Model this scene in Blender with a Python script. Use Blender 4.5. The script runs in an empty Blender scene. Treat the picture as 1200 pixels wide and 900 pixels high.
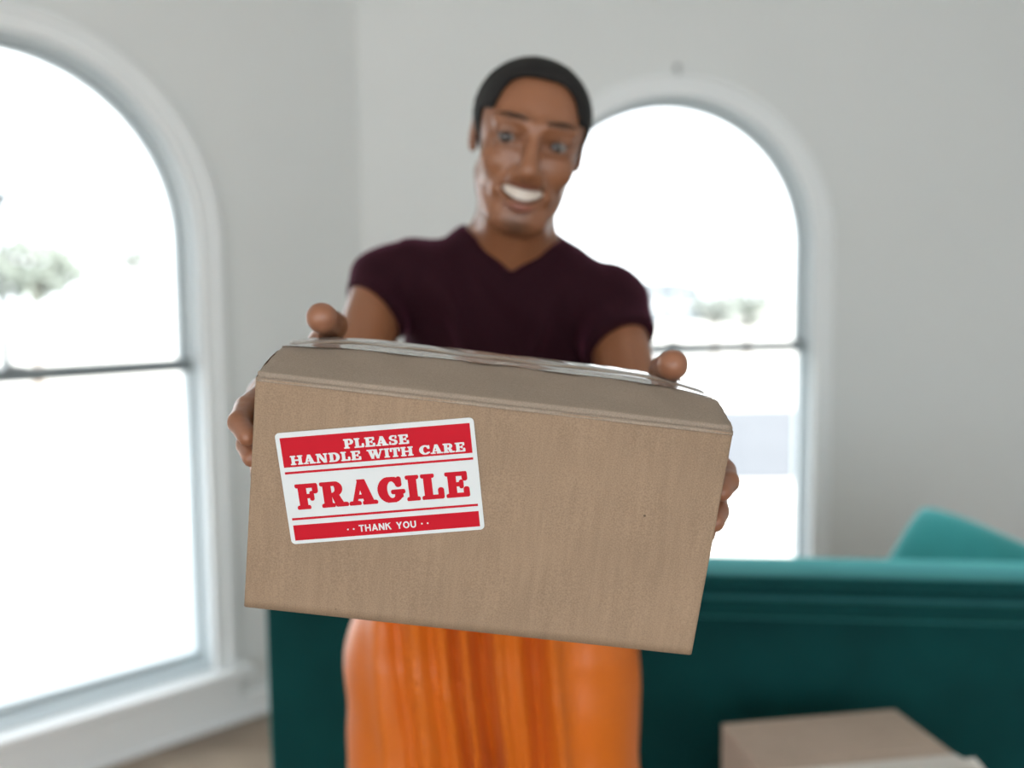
import bpy, bmesh, math, random
import numpy as np
from mathutils import Vector, Matrix
random.seed(7); rng = np.random.default_rng(7)
sc = bpy.context.scene
COL = sc.collection
# ------------------------------------------------------------------ camera
F = 1170.0; CAMZ = 1.42; PITCH = .0905; ROLL = .0098
FW = np.array([0, math.cos(PITCH), -math.sin(PITCH)]); _r = np.array([1., 0, 0]); _u = np.cross(_r, FW)
RT = math.cos(ROLL)*_r - math.sin(ROLL)*_u; UP = math.sin(ROLL)*_r + math.cos(ROLL)*_u
CAM = np.array([0, 0, CAMZ])
cd = bpy.data.cameras.new('camera'); cam = bpy.data.objects.new('camera', cd); COL.objects.link(cam)
cd.sensor_width = 36; cd.lens = F/1200*36; cd.clip_start = .05; cd.clip_end = 500
cam.matrix_world = Matrix(((RT[0], UP[0], -FW[0], 0), (RT[1], UP[1], -FW[1], 0), (RT[2], UP[2], -FW[2], CAMZ), (0, 0, 0, 1)))
cd.dof.use_dof = True; cd.dof.focus_distance = .793; cd.dof.aperture_fstop = 2.5
sc.camera = cam
# ------------------------------------------------------------------ sky, exposure
SKY = 1.75
w = bpy.data.worlds.new('sky'); sc.world = w; w.use_nodes = True
w.node_tree.nodes['Background'].inputs[0].default_value = (.90, .96, 1.0, 1)
w.node_tree.nodes['Background'].inputs[1].default_value = SKY
fill_sun = bpy.data.lights.new('fill_sun', 'SUN'); fill_sun.energy = 11.0; fill_sun.angle = .02; fill_sun.color = (1, .95, .88)
suno = bpy.data.objects.new('fill_sun', fill_sun); COL.objects.link(suno)
suno.rotation_euler = Vector((-.72, .45, -.53)).to_track_quat('-Z', 'Y').to_euler()   # from behind the photographer, right; added as fill through the rear windows
sc.view_settings.view_transform = 'Standard'; sc.view_settings.look = 'None'
sc.view_settings.gamma = 1; sc.view_settings.use_curve_mapping = False; sc.view_settings.exposure = 1.24
sc.cycles.max_bounces = 10; sc.cycles.diffuse_bounces = 6; sc.cycles.transparent_max_bounces = 12
sc.cycles.sample_clamp_indirect = 6

def P(px, py, y):
    """world point seen at pixel (1200x900) standing at forward distance y"""
    d = FW + (px-600)/F*RT - (py-450)/F*UP
    return CAM + d*(y/d[1])

# ------------------------------------------------------------------ materials
def mat(name, col, rough=.6, spec=.5, sheen=0, sheen_tint=None, alpha=1, bump=None, noise=None, metal=0, coat=0, vcol=None, srough=.4):
    m = bpy.data.materials.new(name); m.use_nodes = True; nt = m.node_tree; b = nt.nodes['Principled BSDF']
    b.inputs['Base Color'].default_value = (*col, 1); b.inputs['Roughness'].default_value = rough
    b.inputs['Specular IOR Level'].default_value = spec; b.inputs['Metallic'].default_value = metal
    b.inputs['Sheen Weight'].default_value = sheen; b.inputs['Sheen Roughness'].default_value = srough
    if sheen_tint: b.inputs['Sheen Tint'].default_value = (*sheen_tint, 1)
    b.inputs['Alpha'].default_value = alpha; b.inputs['Coat Weight'].default_value = coat
    tc = nt.nodes.new('ShaderNodeTexCoord')
    if noise:   # (scale, amount)
        n = nt.nodes.new('ShaderNodeTexNoise'); n.inputs['Scale'].default_value = noise[0]; n.inputs['Detail'].default_value = 4
        nt.links.new(tc.outputs['Object'], n.inputs['Vector'])
        mx = nt.nodes.new('ShaderNodeMix'); mx.data_type = 'RGBA'
        mx.inputs[6].default_value = (*[c*(1-noise[1]) for c in col], 1); mx.inputs[7].default_value = (*[min(1, c*(1+noise[1])) for c in col], 1)
        nt.links.new(n.outputs['Fac'], mx.inputs[0]); nt.links.new(mx.outputs[2], b.inputs['Base Color'])
    if vcol:
        a = nt.nodes.new('ShaderNodeAttribute'); a.attribute_name = vcol; nt.links.new(a.outputs['Color'], b.inputs['Base Color'])
    if bump:    # (scale, strength, distance)
        n = nt.nodes.new('ShaderNodeTexNoise'); n.inputs['Scale'].default_value = bump[0]; n.inputs['Detail'].default_value = 5
        nt.links.new(tc.outputs['Object'], n.inputs['Vector'])
        bp = nt.nodes.new('ShaderNodeBump'); bp.inputs['Strength'].default_value = bump[1]; bp.inputs['Distance'].default_value = bump[2]
        nt.links.new(n.outputs['Fac'], bp.inputs['Height']); nt.links.new(bp.outputs['Normal'], b.inputs['Normal'])
    return m

def cardboard(name, col, flute=True):
    m = bpy.data.materials.new(name); m.use_nodes = True; nt = m.node_tree; b = nt.nodes['Principled BSDF']; L = nt.links.new
    b.inputs['Roughness'].default_value = .75; b.inputs['Specular IOR Level'].default_value = .25
    tc = nt.nodes.new('ShaderNodeTexCoord')
    n1 = nt.nodes.new('ShaderNodeTexNoise'); n1.inputs['Scale'].default_value = 900; n1.inputs['Detail'].default_value = 3
    n2 = nt.nodes.new('ShaderNodeTexNoise'); n2.inputs['Scale'].default_value = 9; n2.inputs['Detail'].default_value = 3
    mp = nt.nodes.new('ShaderNodeMapping'); mp.inputs['Scale'].default_value = (1, 1, .12)
    n3 = nt.nodes.new('ShaderNodeTexNoise'); n3.inputs['Scale'].default_value = 170; n3.inputs['Detail'].default_value = 2
    vo = nt.nodes.new('ShaderNodeTexVoronoi'); vo.inputs['Scale'].default_value = 55; vo.inputs['Randomness'].default_value = 1
    L(tc.outputs['Object'], n1.inputs['Vector']); L(tc.outputs['Object'], n2.inputs['Vector']); L(tc.outputs['Object'], mp.inputs['Vector'])
    L(mp.outputs[0], n3.inputs['Vector']); L(tc.outputs['Object'], vo.inputs['Vector'])
    def ramp(src, a, c0, bb, c1):
        r = nt.nodes.new('ShaderNodeMapRange'); r.inputs[1].default_value = a; r.inputs[2].default_value = bb; r.inputs[3].default_value = c0; r.inputs[4].default_value = c1
        L(src, r.inputs[0]); return r.outputs[0]
    def mul(a, c):
        k = nt.nodes.new('ShaderNodeMath'); k.operation = 'MULTIPLY'; L(a, k.inputs[0]); L(c, k.inputs[1]); return k.outputs[0]
    f = mul(ramp(n1.outputs['Fac'], .3, .84, .7, 1.14), ramp(n2.outputs['Fac'], .3, .92, .7, 1.07))
    if flute: f = mul(f, ramp(n3.outputs['Fac'], .3, .94, .7, 1.06))
    # sparse dark specks: colour channel of a voronoi cell chooses which cells carry one
    sep = nt.nodes.new('ShaderNodeSeparateColor'); L(vo.outputs['Color'], sep.inputs[0])
    pick = ramp(sep.outputs[0], .93, 0, .94, 1); near = ramp(vo.outputs['Distance'], .035, 1, .075, 0)
    sp = mul(pick, near); sp = ramp(sp, 0, 1, 1, .35); f = mul(f, sp)
    vm = nt.nodes.new('ShaderNodeVectorMath'); vm.operation = 'SCALE'; vm.inputs[0].default_value = col; L(f, vm.inputs['Scale']); L(vm.outputs[0], b.inputs['Base Color'])
    bp = nt.nodes.new('ShaderNodeBump'); bp.inputs['Strength'].default_value = .12; bp.inputs['Distance'].default_value = .0006
    ad = nt.nodes.new('ShaderNodeMath'); ad.operation = 'ADD'; L(n1.outputs['Fac'], ad.inputs[0]); L(n3.outputs['Fac'], ad.inputs[1])
    L(ad.outputs[0], bp.inputs['Height']); L(bp.outputs['Normal'], b.inputs['Normal'])
    return m

def see_through(name, gloss, tint=(1, 1, 1), rough=0.0):
    m = bpy.data.materials.new(name); m.use_nodes = True; nt = m.node_tree; nt.nodes.clear(); L = nt.links.new
    o = nt.nodes.new('ShaderNodeOutputMaterial'); mx = nt.nodes.new('ShaderNodeMixShader'); t = nt.nodes.new('ShaderNodeBsdfTransparent'); g = nt.nodes.new('ShaderNodeBsdfGlossy')
    t.inputs[0].default_value = (*tint, 1); g.inputs['Roughness'].default_value = rough
    fr = nt.nodes.new('ShaderNodeFresnel'); fr.inputs[0].default_value = 1.45
    ad = nt.nodes.new('ShaderNodeMath'); ad.operation = 'ADD'; ad.use_clamp = True; ad.inputs[1].default_value = gloss; L(fr.outputs[0], ad.inputs[0])
    L(ad.outputs[0], mx.inputs[0]); L(t.outputs[0], mx.inputs[1]); L(g.outputs[0], mx.inputs[2]); L(mx.outputs[0], o.inputs[0])
    return m

M_WALL = mat('wall_paint', (.785, .805, .80), .7, .3, bump=(60, .05, .002), noise=(2.0, .015))
M_TRIM = mat('white_trim', (.90, .925, .935), .35, .5); M_SASH = mat('grey_sash', (.60, .67, .70), .4, .5); M_RAIL = mat('grey_rail', (.22, .255, .27), .4, .5)
M_CEIL = mat('ceiling_paint', (.85, .85, .84), .8)
M_GLASS = see_through('window_glass', .0)
M_CARD = cardboard('kraft_cardboard', (.325, .230, .157))
M_CARD2 = cardboard('pale_cardboard', (.52, .42, .34))
M_FLAP = cardboard('scuffed_kraft', (.33, .265, .21), False)
M_CEDGE = mat('cardboard_edge', (.50, .38, .27), .85, .1, noise=(300, .3))
M_TAPE = mat('clear_tape', (.50, .48, .45), .07, 1.0, alpha=.85, bump=(45, .15, .001), coat=1.0)
M_TAPE2 = mat('paper_tape', (.78, .75, .70), .3, .5)
M_LABEL = mat('label_paper', (.70, .75, .78), .4, .4)
M_RED = mat('label_red', (.54, .007, .022), .5, .2)
M_SKIN = mat('skin', (.3, .15, .08), .37, .6, vcol='tone', bump=(380, .12, .001))
M_HAIR = mat('black_hair', (.012, .011, .011), .75, .3, bump=(420, .9, .004))
M_EYE = mat('eye_white', (.20, .185, .175), .15, .6); M_IRIS = mat('iris', (.015, .008, .005), .1, .6)
M_TOOTH = mat('teeth', (.66, .585, .51), .3, .4)
M_SHIRT = mat('maroon_jersey', (.020, .004, .008), .85, .12, sheen=.26, sheen_tint=(.8, .22, .42), bump=(500, .2, .001))
M_PANTS = mat('orange_satin', (.64, .145, .008), .38, .45, sheen=.15, sheen_tint=(1, .7, .5))
M_SHOE = mat('white_leather', (.7, .7, .68), .5)
M_TEAL = mat('teal_velvet', (.002, .046, .047), .8, .12, sheen=1.0, sheen_tint=(.25, .95, .97), noise=(6, .35), bump=(14, .25, .006), srough=.35)
M_LEG = mat('walnut', (.09, .045, .02), .4)
M_METAL = mat('dull_metal', (.35, .37, .38), .35, metal=.8)
M_RING = mat('wall_iron', (.25, .26, .26), .5)

# ------------------------------------------------------------------ mesh helpers
def link(o, parent=None):
    COL.objects.link(o)
    if parent is not None: o.parent = parent
    return o
def mk(name, verts, faces, m, parent=None, smooth=False, loc=None):
    me = bpy.data.meshes.new(name); me.from_pydata([tuple(map(float, v)) for v in verts], [], [tuple(f) for f in faces]); me.update()
    if m: me.materials.append(m)
    if smooth: me.polygons.foreach_set('use_smooth', [True]*len(me.polygons))
    o = bpy.data.objects.new(name, me); link(o, parent)
    if loc is not None: o.location = loc
    return o
def frombm(name, bm, m, parent=None, smooth=False):
    me = bpy.data.meshes.new(name); bmesh.ops.recalc_face_normals(bm, faces=bm.faces); bm.to_mesh(me); bm.free(); me.materials.append(m)
    if smooth: me.polygons.foreach_set('use_smooth', [True]*len(me.polygons))
    return link(bpy.data.objects.new(name, me), parent)
def bbox(bm, lo, hi, bev=0, seg=2, M=None):
    lo = Vector(lo); hi = Vector(hi); r = bmesh.ops.create_cube(bm, size=1); vs = r['verts']
    for v in vs: v.co = Vector([(lo[i]+hi[i])/2 + v.co[i]*(hi[i]-lo[i]) for i in range(3)])
    if bev:
        es = list({e for v in vs for e in v.link_edges})
        r2 = bmesh.ops.bevel(bm, geom=es, offset=bev, segments=seg, affect='EDGES', profile=.5); vs = [v for v in r2['verts']]
        vs = list({v for f in r2['faces'] for v in f.verts} | set(vs))
    return vs
def box(name, lo, hi, m, parent=None, bev=0, seg=2):
    bm = bmesh.new(); bbox(bm, lo, hi, bev, seg); return frombm(name, bm, m, parent, False)
def empty(name, loc, parent=None, M=None):
    o = bpy.data.objects.new(name, None); link(o, parent); o.empty_display_size = .1
    if M is not None: o.matrix_world = M
    else: o.location = tuple(map(float, loc))
    return o
def tag(o, label=None, cat=None, group=None, kind=None):
    for k, v in (('label', label), ('category', cat), ('group', group), ('kind', kind)):
        if v: o[k] = v
    return o
def struct(o, label=None): o['kind'] = 'structure'; return tag(o, label) if label else o

# ------------------------------------------------------------------ room shell
S = 1.17
WL_C, WL_A = np.array([-1.1866, 2.3904])*S, .7808      # centre of the angled left window, wall direction
WR_C, WR_A = np.array([.5367, 3.2701])*S, .1581        # centre of the back window
ZS, ZR, ZB = CAMZ+.1496*S, CAMZ-.1843*S, CAMZ-.9942*S  # arch spring, meeting rail, bottom of glass
RG, RO = .45*S, .5364*S                                # glass half width, casing outer half width
ROP = RG+.035; ZBO = ZB-.06                            # opening in the wall
CH = 3.05
dirL = np.array([math.cos(WL_A), math.sin(WL_A)]); dirR = np.array([math.cos(WR_A), math.sin(WR_A)])
st = np.linalg.solve(np.array([dirL, -dirR]).T, WR_C-WL_C)
CORNER = WL_C+st[0]*dirL
XL, XR, YB = -3.3, 3.0, -4.2
uL0 = (XL-WL_C[0])/dirL[0]; PL = WL_C+uL0*dirL
uR1 = (XR-WR_C[0])/dirR[0]; PR = WR_C+uR1*dirR

def frame(c, a):   # object matrix: x along the wall, y outwards, z up, origin on the floor below the window's centre
    return Matrix(((math.cos(a), -math.sin(a), 0, c[0]), (math.sin(a), math.cos(a), 0, c[1]), (0, 0, 1, 0), (0, 0, 0, 1)))
TH = .16
def arch_wall(name, c, a, u0, u1):
    n = 40
    ar = [(ROP*math.cos(math.pi*(1-i/n)), ZS+ROP*math.sin(math.pi*(1-i/n))) for i in range(n+1)]
    hole = [(-ROP, ZBO)]+ar+[(ROP, ZBO)]
    V = []; Fc = []
    def add(x, y, z): V.append((x, y, z)); return len(V)-1
    for y in (0, TH):
        # side strips, strip below, strips above the arch
        def quad(p): Fc.append([add(q[0], y, q[1]) for q in (p if y == 0 else p[::-1])])
        quad([(u0, 0), (-ROP, 0), (-ROP, CH), (u0, CH)]); quad([(ROP, 0), (u1, 0), (u1, CH), (ROP, CH)])
        quad([(-ROP, 0), (ROP, 0), (ROP, ZBO), (-ROP, ZBO)])
        for i in range(n): quad([ar[i], ar[i+1], (ar[i+1][0], CH), (ar[i][0], CH)])
    for i in range(len(hole)):
        p, q = hole[i], hole[(i+1) % len(hole)]
        Fc.append([add(p[0], 0, p[1]), add(p[0], TH, p[1]), add(q[0], TH, q[1]), add(q[0], 0, q[1])])
    o = mk(name, V, Fc, M_WALL); o.matrix_world = frame(c, a); return struct(o)
arch_wall('wall_left', WL_C, WL_A, uL0, st[0]); arch_wall('wall_back', WR_C, WR_A, st[1], uR1)

def flat_wall(name, p, q, holes=()):
    """wall from p to q on the floor plan, with rectangular holes (u0,u1,z0,z1)"""
    p = np.array(p); q = np.array(q); Ln = np.linalg.norm(q-p); a = math.atan2(q[1]-p[1], q[0]-p[0])
    us = sorted({0, Ln, *[h[0] for h in holes], *[h[1] for h in holes]}); zs = sorted({0, CH, *[h[2] for h in holes], *[h[3] for h in holes]})
    bm = bmesh.new()
    for i in range(len(us)-1):
        for k in range(len(zs)-1):
            um, zm = (us[i]+us[i+1])/2, (zs[k]+zs[k+1])/2
            if any(h[0] < um < h[1] and h[2] < zm < h[3] for h in holes): continue
            bbox(bm, (us[i], 0, zs[k]), (us[i+1], TH, zs[k+1]))
    bmesh.ops.remove_doubles(bm, verts=bm.verts, dist=1e-5)
    o = frombm(name, bm, M_WALL); o.matrix_world = frame(p, a); return struct(o)
# unseen sides of the room; wide rear windows added to light the box front
flat_wall('wall_rear', (XR, YB), (XL, YB), [(.25, 3.0, .3, 2.8), (3.3, 6.05, .3, 2.8)])
flat_wall('wall_right', (PR[0], PR[1]), (XR, YB))
flat_wall('wall_side', (XL, YB), (PL[0], PL[1]))
def slab(name, z0, z1, m):
    pts = [(XL-.2, YB-.2), (XR+.2, YB-.2), (XR+.2, PR[1]+.3), (CORNER[0]-.05, CORNER[1]+.25), (XL-.2, PL[1]+.2)]
    V = [(x, y, z) for z in (z0, z1) for x, y in pts]; n = len(pts)
    return struct(mk(name, V, [list(range(n))[::-1], list(range(n, 2*n))]+[[i, (i+1) % n, n+(i+1) % n, n+i] for i in range(n)], m))
slab('ceiling', CH, CH+.15, M_CEIL)
M_SUB = mat('subfloor', (.12, .08, .05), .8)
floor = slab('floor', -.12, -.012, M_SUB)
M_FLOORS = [mat('floor_oak_%d' % i, c, .38, .5, noise=(9, .2)) for i, c in enumerate([(.33, .25, .185), (.36, .28, .21), (.30, .225, .165)])]
# floor boards, running along the room
def inside(x, y):
    poly = [(XL, YB), (XR, YB), tuple(PR), tuple(CORNER), tuple(PL)]; c = False
    for i in range(len(poly)):
        (x1, y1), (x2, y2) = poly[i], poly[i-1]
        if (y1 > y) != (y2 > y) and x < (x2-x1)*(y-y1)/(y2-y1)+x1: c = not c
    return c
bw, bl = .19, 1.9
plank_me = []
for m in M_FLOORS:
    bm = bmesh.new(); bbox(bm, (-bl/2+.001, -bw/2+.001, -.012), (bl/2-.001, bw/2-.001, 0), .0015, 1)
    me = bpy.data.meshes.new('plank'); bmesh.ops.recalc_face_normals(bm, faces=bm.faces); bm.to_mesh(me); bm.free(); me.materials.append(m); plank_me.append(me)
row = 0; y = YB+bw/2
while y < 4.2:
    x = XL+bl*((row*.37) % 1.0)-bl/2
    while x-bl/2 < XR:
        if inside(x, y) or inside(x-bl*.45, y) or inside(x+bl*.45, y):
            o = bpy.data.objects.new('plank', plank_me[random.randrange(3)]); link(o, floor); o.location = (x, y, 0)
        x += bl
    y += bw; row += 1

# ------------------------------------------------------------------ arched sash windows
def arch_band(bm, r0, r1, zlow, y0, y1, n=40, zs=ZS, bottom=None):
    """inverted U: half ring plus two straight legs down to zlow; r0 inner, r1 outer"""
    pi = [(-r0, zlow)]+[(r0*math.cos(math.pi*(1-i/n)), zs+r0*math.sin(math.pi*(1-i/n))) for i in range(n+1)]+[(r0, zlow)]
    po = [(-r1, zlow)]+[(r1*math.cos(math.pi*(1-i/n)), zs+r1*math.sin(math.pi*(1-i/n))) for i in range(n+1)]+[(r1, zlow)]
    g = [[bm.verts.new((p[0], yy, p[1])) for p in pp] for yy in (y0, y1) for pp in (pi, po)]
    a, b, c, d = g
    for i in range(len(a)-1):
        bm.faces.new((a[i], a[i+1], b[i+1], b[i])); bm.faces.new((c[i], d[i], d[i+1], c[i+1]))
        bm.faces.new((a[i], c[i], c[i+1], a[i+1])); bm.faces.new((b[i], b[i+1], d[i+1], d[i]))
    for i in (0, -1): bm.faces.new((a[i], b[i], d[i], c[i]))
def window(name, c, a, label):
    w = empty(name, (0, 0, 0), M=frame(c, a)); struct(w); w['label'] = label
    bm = bmesh.new()   # casing: flat band with a raised outer edge and an inner bead
    arch_band(bm, ROP-.004, RO-.016, ZBO, -.018, 0); arch_band(bm, RO-.020, RO, ZBO, -.030, 0); arch_band(bm, ROP-.006, ROP+.010, ZBO, -.024, 0)
    frombm('casing', bm, M_TRIM, w)
    bm = bmesh.new(); arch_band(bm, ROP-.014, ROP, ZBO, .0, .13); bbox(bm, (-ROP, 0, ZBO-.001), (ROP, .13, ZBO+.022)); frombm('jamb', bm, M_SASH, w)
    # upper sash sits outside, lower sash inside
    bm = bmesh.new(); arch_band(bm, RG, ROP-.012, ZR-.012, .085, .118); us = frombm('upper_sash', bm, M_SASH, w)
    bm = bmesh.new()
    bbox(bm, (-ROP+.012, .045, ZB), (-RG, .080, ZR+.01)); bbox(bm, (RG, .045, ZB), (ROP-.012, .080, ZR+.01))
    bbox(bm, (-ROP+.012, .045, ZB-.045), (ROP-.012, .080, ZB)); ls = frombm('lower_sash', bm, M_SASH, w)
    bm = bmesh.new(); bbox(bm, (-ROP+.012, .044, ZR-.024), (ROP-.012, .082, ZR+.014)); bbox(bm, (-ROP+.012, .083, ZR-.024), (ROP-.012, .119, ZR+.016)); frombm('meeting_rail', bm, M_RAIL, w)
    n = 40
    pts = [(-RG, ZR)]+[(RG*math.cos(math.pi*(1-i/n)), ZS+RG*math.sin(math.pi*(1-i/n))) for i in range(n+1)]+[(RG, ZR)]
    mk('pane', [(p[0], .10, p[1]) for p in pts], [list(range(len(pts)))], M_GLASS, us)
    mk('pane', [(-RG, .062, ZB), (RG, .062, ZB), (RG, .062, ZR), (-RG, .062, ZR)], [[0, 1, 2, 3]], M_GLASS, ls)
    bm = bmesh.new(); bbox(bm, (-.030, .040, ZR+.010), (.030, .078, ZR+.016), .002); bbox(bm, (-.014, .046, ZR+.016), (.014, .072, ZR+.030), .006)
    bbox(bm, (-.005, .030, ZR+.018), (.034, .046, ZR+.026), .003); frombm('sash_lock', bm, M_METAL, w)
    box('sill', (-RO-.05, -.065, ZBO-.032), (RO+.05, .03, ZBO), M_TRIM, w, .008, 3)
    box('apron', (-RO-.02, -.022, .085), (RO+.02, 0, ZBO-.030), M_TRIM, w, .004)
    # daylight enters here: sampling portal for the sky
    l = bpy.data.lights.new('sky_portal', 'AREA'); l.shape = 'RECTANGLE'; l.size = 2*ROP; l.size_y = ZS+ROP-ZBO; l.cycles.is_portal = True
    lo = bpy.data.objects.new('sky_portal', l); COL.objects.link(lo)
    lo.matrix_world = frame(c, a) @ Matrix.Translation((0, TH+.02, (ZS+ROP+ZBO)/2)) @ Matrix.Rotation(-math.pi/2, 4, 'X')
    return w
window('window_1', WL_C, WL_A, 'large white arched sash window in the angled left wall')
window('window_2', WR_C, WR_A, 'white arched sash window in the wall behind the man')
def portal(c, a, u0, u1, z0, z1):
    l = bpy.data.lights.new('sky_portal', 'AREA'); l.shape = 'RECTANGLE'; l.size = u1-u0; l.size_y = z1-z0; l.cycles.is_portal = True
    lo = bpy.data.objects.new('sky_portal', l); COL.objects.link(lo)
    lo.matrix_world = frame(c, a) @ Matrix.Translation(((u0+u1)/2, TH+.02, (z0+z1)/2)) @ Matrix.Rotation(-math.pi/2, 4, 'X')
def make_fill_window(name, c, a, h, label):  # unseen rear windows, added to fill the room with light
    w = empty(name, (0, 0, 0), M=frame(c, a)); struct(w, label); u0, u1, z0, z1 = h
    bm = bmesh.new()
    for lo, hi in (((u0-.08, -.02, z0-.08), (u0, 0, z1+.08)), ((u1, -.02, z0-.08), (u1+.08, 0, z1+.08)), ((u0, -.02, z1), (u1, 0, z1+.08)), ((u0, -.02, z0-.08), (u1, 0, z0))): bbox(bm, lo, hi)
    frombm('casing', bm, M_TRIM, w)
    bm = bmesh.new(); um = (u0+u1)/2
    for lo, hi in (((u0, .05, z0), (u0+.05, .09, z1)), ((u1-.05, .05, z0), (u1, .09, z1)), ((u0, .05, z0), (u1, .09, z0+.05)), ((u0, .05, z1-.05), (u1, .09, z1)), ((um-.03, .05, z0), (um+.03, .09, z1))): bbox(bm, lo, hi)
    frombm('sash', bm, M_TRIM, w)
    mk('pane', [(u0, .07, z0), (u1, .07, z0), (u1, .07, z1), (u0, .07, z1)], [[0, 1, 2, 3]], M_GLASS, w); portal(c, a, *h)
make_fill_window('fill_window_3', (XR, YB), math.pi, (.25, 3.0, .3, 2.8), 'wide window added for fill light behind the photographer, on the right')
make_fill_window('fill_window_4', (XR, YB), math.pi, (3.3, 6.05, .3, 2.8), 'wide window added for fill light behind the photographer, on the left')
def base(name, c, a, u0, u1):
    bm = bmesh.new(); bbox(bm, (u0, -.016, 0), (u1, 0, .085), .004, 2); bbox(bm, (u0, -.028, 0), (u1, -.014, .02), .006, 2)
    o = frombm(name, bm, M_TRIM); o.matrix_world = frame(c, a); return struct(o)
base('baseboard_left', WL_C, WL_A, uL0, st[0]-.02); base('baseboard_back', WR_C, WR_A, st[1]+.02, uR1)

# small dark hook above the back window
pt = P(792, 80, 3.84)
u = float((pt[:2]-WR_C) @ dirR)
bm = bmesh.new()
bmesh.ops.create_cone(bm, cap_ends=True, segments=16, radius1=.012, radius2=.010, depth=.008, matrix=Matrix.Translation((u, -.004, pt[2])) @ Matrix.Rotation(math.pi/2, 4, 'X'))
for i in range(8):
    t = math.pi*1.3*i/7
    bmesh.ops.create_icosphere(bm, subdivisions=1, radius=.0035, matrix=Matrix.Translation((u, -.008-.014*math.sin(t), pt[2]-.012+.012*math.cos(t))))
o = frombm('wall_hook', bm, M_RING, None, True); o.matrix_world = frame(WR_C, WR_A)
tag(o, 'tiny dark hook on the wall just above the arched back window', 'hook')

# ------------------------------------------------------------------ outdoors
GZ = -.45
M_GROUND = mat('pale_concrete', (.40, .40, .385), .9, noise=(.4, .08)); M_ASPH = mat('asphalt', (.062, .070, .082), .9, noise=(1.2, .1))
struct(mk('ground', [(-90, 3.2, GZ), (90, 3.2, GZ), (90, 160, GZ), (-90, 160, GZ)], [[0, 1, 2, 3]], M_GROUND))
gp = [P(700, 487, 15), P(1300, 470, 15)]
def on_ground(px, py):
    d = FW+(px-600)/F*RT-(py-450)/F*UP; t = (GZ-CAMZ)/d[2]; return CAM+d*t
q = [on_ground(690, 566), on_ground(1300, 558), on_ground(1300, 474), on_ground(690, 482)]
o = mk('road', [(p[0], p[1], GZ+.01) for p in q], [[0, 1, 2, 3]], M_ASPH); struct(o)
kb = [on_ground(690, 600), on_ground(1300, 592)]
bm = bmesh.new(); dv = kb[1]-kb[0]; ln = float(np.linalg.norm(dv[:2])); bbox(bm, (0, 0, 0), (ln, .18, .14), .02)
o = frombm('kerb', bm, mat('kerb_stone', (.5, .5, .49), .9)); o.matrix_world = frame(kb[0][:2], math.atan2(dv[1], dv[0])) @ Matrix.Translation((0, 0, GZ)); struct(o)
M_BW = mat('pale_render', (.12, .145, .165), .9); M_ROOF = mat('grey_roof', (.10, .115, .13), .9); M_PANE = mat('dark_pane', (.12, .14, .16), .6)
M_LEAF = mat('foliage', (.095, .115, .10), .8, noise=(4, .25)); M_LEAF2 = mat('foliage_grey', (.12, .14, .13), .8, noise=(4, .25)); M_BARK = mat('bark', (.12, .09, .07), .9)
def building(px0, px1, pytop, y, depth, label, nw=4):
    a = P(px0, pytop, y); b = P(px1, pytop, y); x0, x1, zt = a[0], b[0], a[2]
    e = empty('building', ((x0+x1)/2, y, GZ)); W_ = (x1-x0)/2; H = zt-GZ
    box('wall', (-W_, 0, 0), (W_, depth, H-.5), M_BW, e)
    V = [(-W_-.4, -.4, H-.5), (W_+.4, -.4, H-.5), (W_+.4, depth+.4, H-.5), (-W_-.4, depth+.4, H-.5), (-W_*.8, depth*.3, H), (W_*.8, depth*.3, H), (W_*.8, depth*.7, H), (-W_*.8, depth*.7, H)]
    mk('roof', V, [[3, 2, 1, 0], [0, 1, 5, 4], [1, 2, 6, 5], [2, 3, 7, 6], [3, 0, 4, 7], [4, 5, 6, 7]], M_ROOF, e)
    for i in range(nw):
        x = -W_+(i+.5)*2*W_/nw
        wo = box('window', (x-.6, -.05, .9), (x+.6, .02, 1.9), M_TRIM, e); box('pane', (x-.52, -.07, .98), (x+.52, -.04, 1.82), M_PANE, wo)
    return tag(e, label, 'building')
building(660, 822, 329, 60, 10, 'low pale blue building far off, seen past the man\'s shoulder')
def tree(px, py, y, rad, squash, leafm, label, seed, n=420, name='tree'):
    c = P(px, py, y); r = random.Random(seed); e = empty(name, (c[0], c[1], GZ)); h = c[2]-GZ
    bm = bmesh.new(); bmesh.ops.create_cone(bm, cap_ends=True, segments=8, radius1=rad*.10, radius2=rad*.05, depth=h, matrix=Matrix.Translation((0, 0, h/2)))
    for k in range(5):
        an = k*1.3; tip = Vector((math.cos(an)*rad*.6, math.sin(an)*rad*.6, h+rad*.3)); b0 = Vector((0, 0, h*.75)); dvv = tip-b0
        bmesh.ops.create_cone(bm, cap_ends=True, segments=6, radius1=rad*.045, radius2=rad*.02, depth=dvv.length, matrix=Matrix.Translation((b0+tip)/2) @ dvv.to_track_quat('Z', 'Y').to_matrix().to_4x4())
    frombm('trunk', bm, M_BARK, e)
    V = []; Fc = []
    for k in range(n):
        d = Vector((r.gauss(0, 1), r.gauss(0, 1), r.gauss(0, 1))).normalized()*rad*(r.random()**.4); p = Vector((d.x, d.y, h+d.z*squash)); s = rad*r.uniform(.08, .16)
        t1 = Vector((r.gauss(0, 1), r.gauss(0, 1), r.gauss(0, 1))).normalized()*s; t2 = t1.orthogonal().normalized()*s*.6; i = len(V)
        V += [p-t1, p+t2, p+t1, p-t2]; Fc.append((i, i+1, i+2, i+3))
    f = mk('foliage', V, Fc, leafm, e); f['kind'] = 'stuff'
    return tag(e, label, 'tree')
tree(838, 362, 26, .75, .6, M_LEAF2, 'small grey-green tree beyond the back window, left of two', 1)
tree(876, 360, 28, .95, .65, M_LEAF, 'bushier green tree beyond the back window, near its right edge', 2)
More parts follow.
